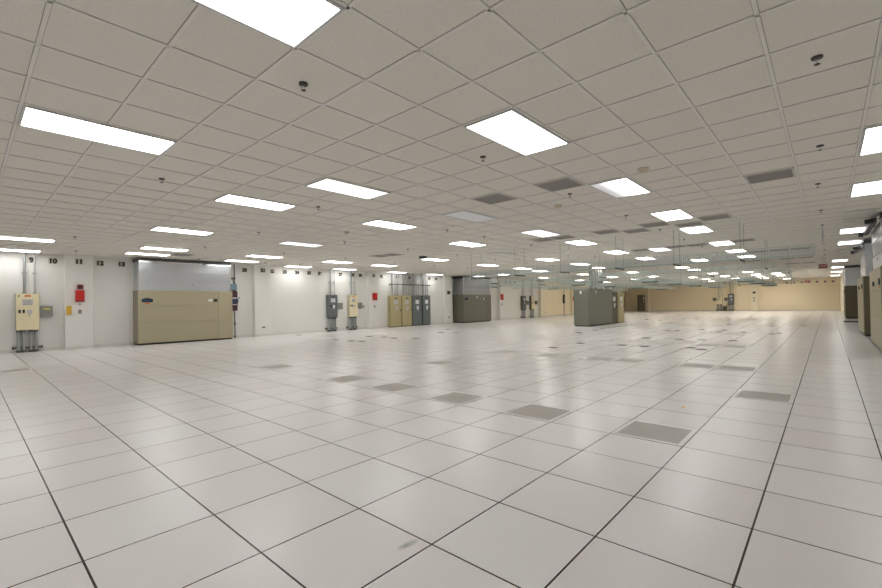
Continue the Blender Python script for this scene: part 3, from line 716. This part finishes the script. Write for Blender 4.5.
onwall('wall_outlet', 'outlet low on the column left of the olive cooling unit', 'outlet', 20.8, .33, YC, [('plate', (-.05, -.01, 0, .05, 0, .12), 'jgrey'), ('socket', (-.02, -.014, .02, .02, -.01, .10), 'ink')])
onwall('fire_alarm_box', 'red fire alarm box on the column right of the olive cooling unit', 'fire alarm', 26.8, 1.48, YC, [('box_body', (-.14, -.09, 0, .14, 0, .42), 'red'), ('lower_flap', (-.135, -.10, .0, .135, -.09, .05), 'dred')])
onwall('wall_switch', 'switch plate under the red box right of the olive unit', 'switch', 26.8, 1.08, YC, [('plate', (-.06, -.012, 0, .06, 0, .16), 'jgrey'), ('toggle', (-.012, -.025, .05, .012, -.012, .09), 'ink')])
onwall('fire_alarm_box', 'distant red alarm box beside the green-grey cabinet edge', 'fire alarm', 39.0, 1.32, YC, [('box_body', (-.2, -.09, 0, .2, 0, .42), 'red'), ('lower_flap', (-.195, -.10, .0, .195, -.09, .05), 'dred')])
onwall('wall_outlet', 'dark outlet low on the second column, right of the beige unit', 'outlet', 8.65, .35, YC, [('plate', (-.07, -.01, 0, .07, 0, .06), 'jgrey'), ('socket', (-.05, -.014, .015, .05, -.01, .045), 'ink')])
onwall('wall_outlet', 'outlet low on the pale wall beyond the dark panels', 'outlet', 33.9, .33, YL, [('plate', (-.08, -.01, 0, .08, 0, .1), 'jgrey'), ('socket', (-.05, -.014, .02, .05, -.01, .08), 'ink')])
onwall('alarm_strobe', 'black device high on the pale column of the far wall', 'strobe', XF-.25, 1.76, 5.6, [('strobe_body', (-.11, -.08, 0, .11, 0, .2), 'black'), ('lens', (-.04, -.09, .05, .04, -.08, .12), 'dred')]).rotation_euler = (0, 0, RZF)

o = [q for q in bpy.data.objects if q.name.startswith('alarm_strobe') and q.get('label', '').startswith('black device high')][0]
o.location = (XF-.25, 5.6, 1.76)
for z, n, lb in ((1.25, 'wall_switch', 'upper small plate on the pale column of the far wall'), (.95, 'wall_switch', 'lower small plate on the pale column of the far wall')):
    t = thing(n, lb, 'switch', (XF-.25, 5.62, z), RZF); MB().box(-.06, -.012, 0, .06, 0, .13).build('plate', 'jgrey', t); MB().box(-.015, -.02, .04, .015, -.012, .09).build('toggle', 'ink', t)

# number tags: one per floor tile along the left wall
done = []
TAGS = {9: (1.44, 'behind the conduits of the nearest cream panel'), 10: (1.93, 'just left of the nearest column'), 11: (2.54, 'on the nearest column above the red alarm box'),
 12: (3.12, 'just right of the nearest column'), 13: (3.72, 'left of the bright duct'), 20: (7.97, 'between the maroon switch and second column'),
 21: (8.65, 'on the second column from the left'), 22: (9.17, 'first right of the second column'), 23: (9.78, 'second right of the second column'), 24: (10.39, 'third right of the second column'),
 25: (11.01, 'fourth right of the second column'), 26: (11.59, 'last before the slate panel conduits'), 28: (12.78, 'between the slate and the second cream panel'), 29: (13.52, 'behind the conduits of the second cream panel'),
 30: (14.02, 'left of the column with the second red alarm box'), 31: (14.72, 'on the column with the second red alarm box'), 32: (15.45, 'right of the column with the second red alarm box'),
 34: (16.63, 'between the conduits of the two tan cabinets'), 35: (17.55, 'between the tan and the slate cabinets'), 37: (19.3, 'right of the slate cabinet conduits')}
for n, (X, where) in TAGS.items():
    on_col = 'on the' in where
    t = thing('number_tag', 'number tag high up, ' + where, 'number tag', (X, YC+.002 if on_col else YL-.002, 2.83))
    MB().box(-.105, -.006, -.085, .105, 0, .085).build('plate', 'tagplate', t)
    text_mesh('numeral', str(n), .20, 'ink', t, (0, -.007, -.004), (PI/2, 0, 0), .001, .014)
def plain_tag(X, Y, z, rz, lab):
    t = thing('location_tag', lab, 'location tag', (X, Y, z), rz, 'unreadable dark location tags near the ceiling')
    MB().box(-.11, -.008, -.09, .11, 0, .09).build('plate', 'lilac', t); MB().box(-.075, -.012, -.06, .075, -.008, .06).build('marking', 'ink', t)
for k in range(11): plain_tag(XF-.002, 3.0-k*.56, 2.72, RZF, 'small dark location tag high on the far wall near the right corner') if 3.0-k*.56 > -1.5 else None
for X in (19.9, 25.0, 25.6, 27.8, 28.4, 29.0): plain_tag(X, YL-.002, 2.83, 0, 'small dark location tag high on the left wall beside the slate cabinets or olive unit')

# ------------------------------------------------------------------ signs
t = thing('exit_sign', 'red exit sign hanging from the ceiling in the right-hand aisle', 'exit sign', (25.0, .15, 2.50))
MB().box(-.03, -.15, 0, .03, .15, .19).build('sign_body', 'signred', t, .004)
text_mesh('lettering', 'EXIT', .155, 'lilac', t, (-.031, 0, .095), (PI/2, 0, -PI/2), .001, .003)
MB().cyl((0, 0, .19), (0, 0, H-2.50), .012, 8).build('stem', 'steel_l', t)
t = thing('exit_sign', 'small distant red exit sign before the far wall', 'exit sign', (47.0, 1.28, 2.50))
MB().box(-.03, -.19, 0, .03, .19, .20).build('sign_body', 'signred', t, .004)
text_mesh('lettering', 'EXIT', .165, 'lilac', t, (-.031, 0, .10), (PI/2, 0, -PI/2), .001, .003)
MB().cyl((0, 0, .20), (0, 0, H-2.50), .012, 8).build('stem', 'steel_l', t)
t = thing('hanging_sign', 'small yellow sign hanging below the trays before the far wall', 'sign', (38.0, 3.55, 2.28))
MB().box(-.01, -.28, 0, .01, .28, .16).build('sign_board', 'yellow_sign', t)
MB().cyl((0, -.22, .16), (0, -.22, H-2.28), .004, 6).cyl((0, .22, .16), (0, .22, H-2.28), .004, 6).build('hanging_wire', 'steel_l', t)

# ------------------------------------------------------------------ wire basket cable trays
def tray(lab, A, B, z, w=.45, h=.13, step=.10, rods=(), heavy=False):
    A, B = Vector(A), Vector(B); L = (B-A).length; ang = math.atan2(B.y-A.y, B.x-A.x)
    t = thing('cable_tray', lab, 'cable tray', (A.x, A.y, z), ang, 'cable trays hanging from the ceiling')
    r = .0036 if h > .15 else .0045; m = MB()
    for y, zz in ((-w/2, h), (-w/2, h/2), (-w/2, 0), (-w/4, 0), (0, 0), (w/4, 0), (w/2, 0), (w/2, h/2), (w/2, h)):
        m.box(0, y-r, zz-r, L, y+r, zz+r)
    n = int(L/step)
    for k in range(n+1):
        x = k*step
        m.box(x-r, -w/2, -r, x+r, w/2, r); m.box(x-r, -w/2-r, 0, x+r, -w/2+r, h); m.box(x-r, w/2-r, 0, x+r, w/2+r, h)
    m.build('wire_basket', 'zinc', t)
    for x in rods:
        for sy in (-1, 1): MB().cyl((x, sy*(w/2+.04), -.05), (x, sy*(w/2+.04), H-z), .0045, 6).build('hanger_rod', 'rod', t)
        MB().box(x-.015, -w/2-.08, -.05, x+.015, w/2+.08, -.015).build('trapeze_bar', 'zinc_d', t)
    return t
TZ = 2.17
tray('nearest wire basket cable tray, crossing the room behind the last staircase light', (12.35, .2), (12.35, 9.8), TZ, w=.5, h=.2, rods=(1.3, 2.7, 4.15, 5.8, 7.4, 9.2), step=.05)
tray('second wire basket cable tray crossing the room, behind the nearest one', (16.6, 1.2), (16.6, 12.2), TZ+.02, rods=(.2, 5.3, 8, 10.4), step=.08)
tray('third wire basket cable tray crossing the room, above the green-grey cabinet front', (19.9, .9), (19.9, 14.9), TZ, rods=(.14, 2.5, 5.6, 7, 10, 13), step=.09)
tray('fourth wire basket cable tray crossing the room, over the olive tan cabinets', (24.2, 1.2), (24.2, 15.5), TZ, rods=(1, 3.2, 5.5, 8.3, 11.2), step=.12)
tray('fifth wire basket cable tray crossing the room', (29.0, 1.2), (29.0, 16.0), TZ, rods=(1, 3.2, 5.5, 8.3, 11.2), step=.15)
tray('sixth wire basket cable tray crossing the room, farthest one', (34.5, 1.2), (34.5, 16.0), TZ, rods=(.5, 3.2, 5.5, 8.3, 11.2), step=.18)
tray('lengthwise cable tray running away from the nearest tray at its left', (16.9, 8.3), (34.2, 8.3), TZ-.16, rods=(1.5, 5.2, 9.5, 14.5), step=.14)
tray('lengthwise cable tray running away behind the bright staircase lights', (16.9, 5.3), (34.2, 5.3), TZ-.16, rods=(1.5, 5.2, 9.5, 14.5), step=.14)
tray('lengthwise cable tray running away at the left end of the trays', (20.3, 11.6), (34.2, 11.6), TZ-.16, rods=(2, 6, 11), step=.14)
tray('lengthwise cable tray running away toward the hanging yellow sign', (20.3, 2.6), (34.2, 2.6), TZ-.16, rods=(2, 6, 11), step=.14)

# ------------------------------------------------------------------ world, camera
w = bpy.data.worlds.new('World'); SC.world = w; w.use_nodes = True
w.node_tree.nodes['Background'].inputs[0].default_value = (0, 0, 0, 1)
f, yaw, pitch, roll, pcx, pcy = 430.463, .7309, .0078, -.0178, 1.357, 6.808
fw = Vector((math.cos(pitch)*math.cos(yaw), math.cos(pitch)*math.sin(yaw), math.sin(pitch)))
r0 = Vector((math.sin(yaw), -math.cos(yaw), 0)); u0 = r0.cross(fw)
r_ = r0*math.cos(roll) + u0*math.sin(roll); u_ = u0*math.cos(roll) - r0*math.sin(roll)
cam = bpy.data.cameras.new('camera'); co = bpy.data.objects.new('camera', cam); COL.objects.link(co)
co.matrix_world = Matrix(((r_.x, u_.x, -fw.x, 0), (r_.y, u_.y, -fw.y, 0), (r_.z, u_.z, -fw.z, EYE), (0, 0, 0, 1)))
cam.sensor_width = 36; cam.lens = f/882*36; cam.shift_x = -pcx/882; cam.shift_y = pcy/882; cam.clip_end = 200; cam.clip_start = .05
SC.camera = co
SC.view_settings.view_transform = 'Standard'; SC.view_settings.look = 'None'
SC.view_settings.exposure = 0.10; SC.view_settings.gamma = 1; SC.view_settings.use_curve_mapping = False
SC.cycles.max_bounces = 8; SC.cycles.diffuse_bounces = 6
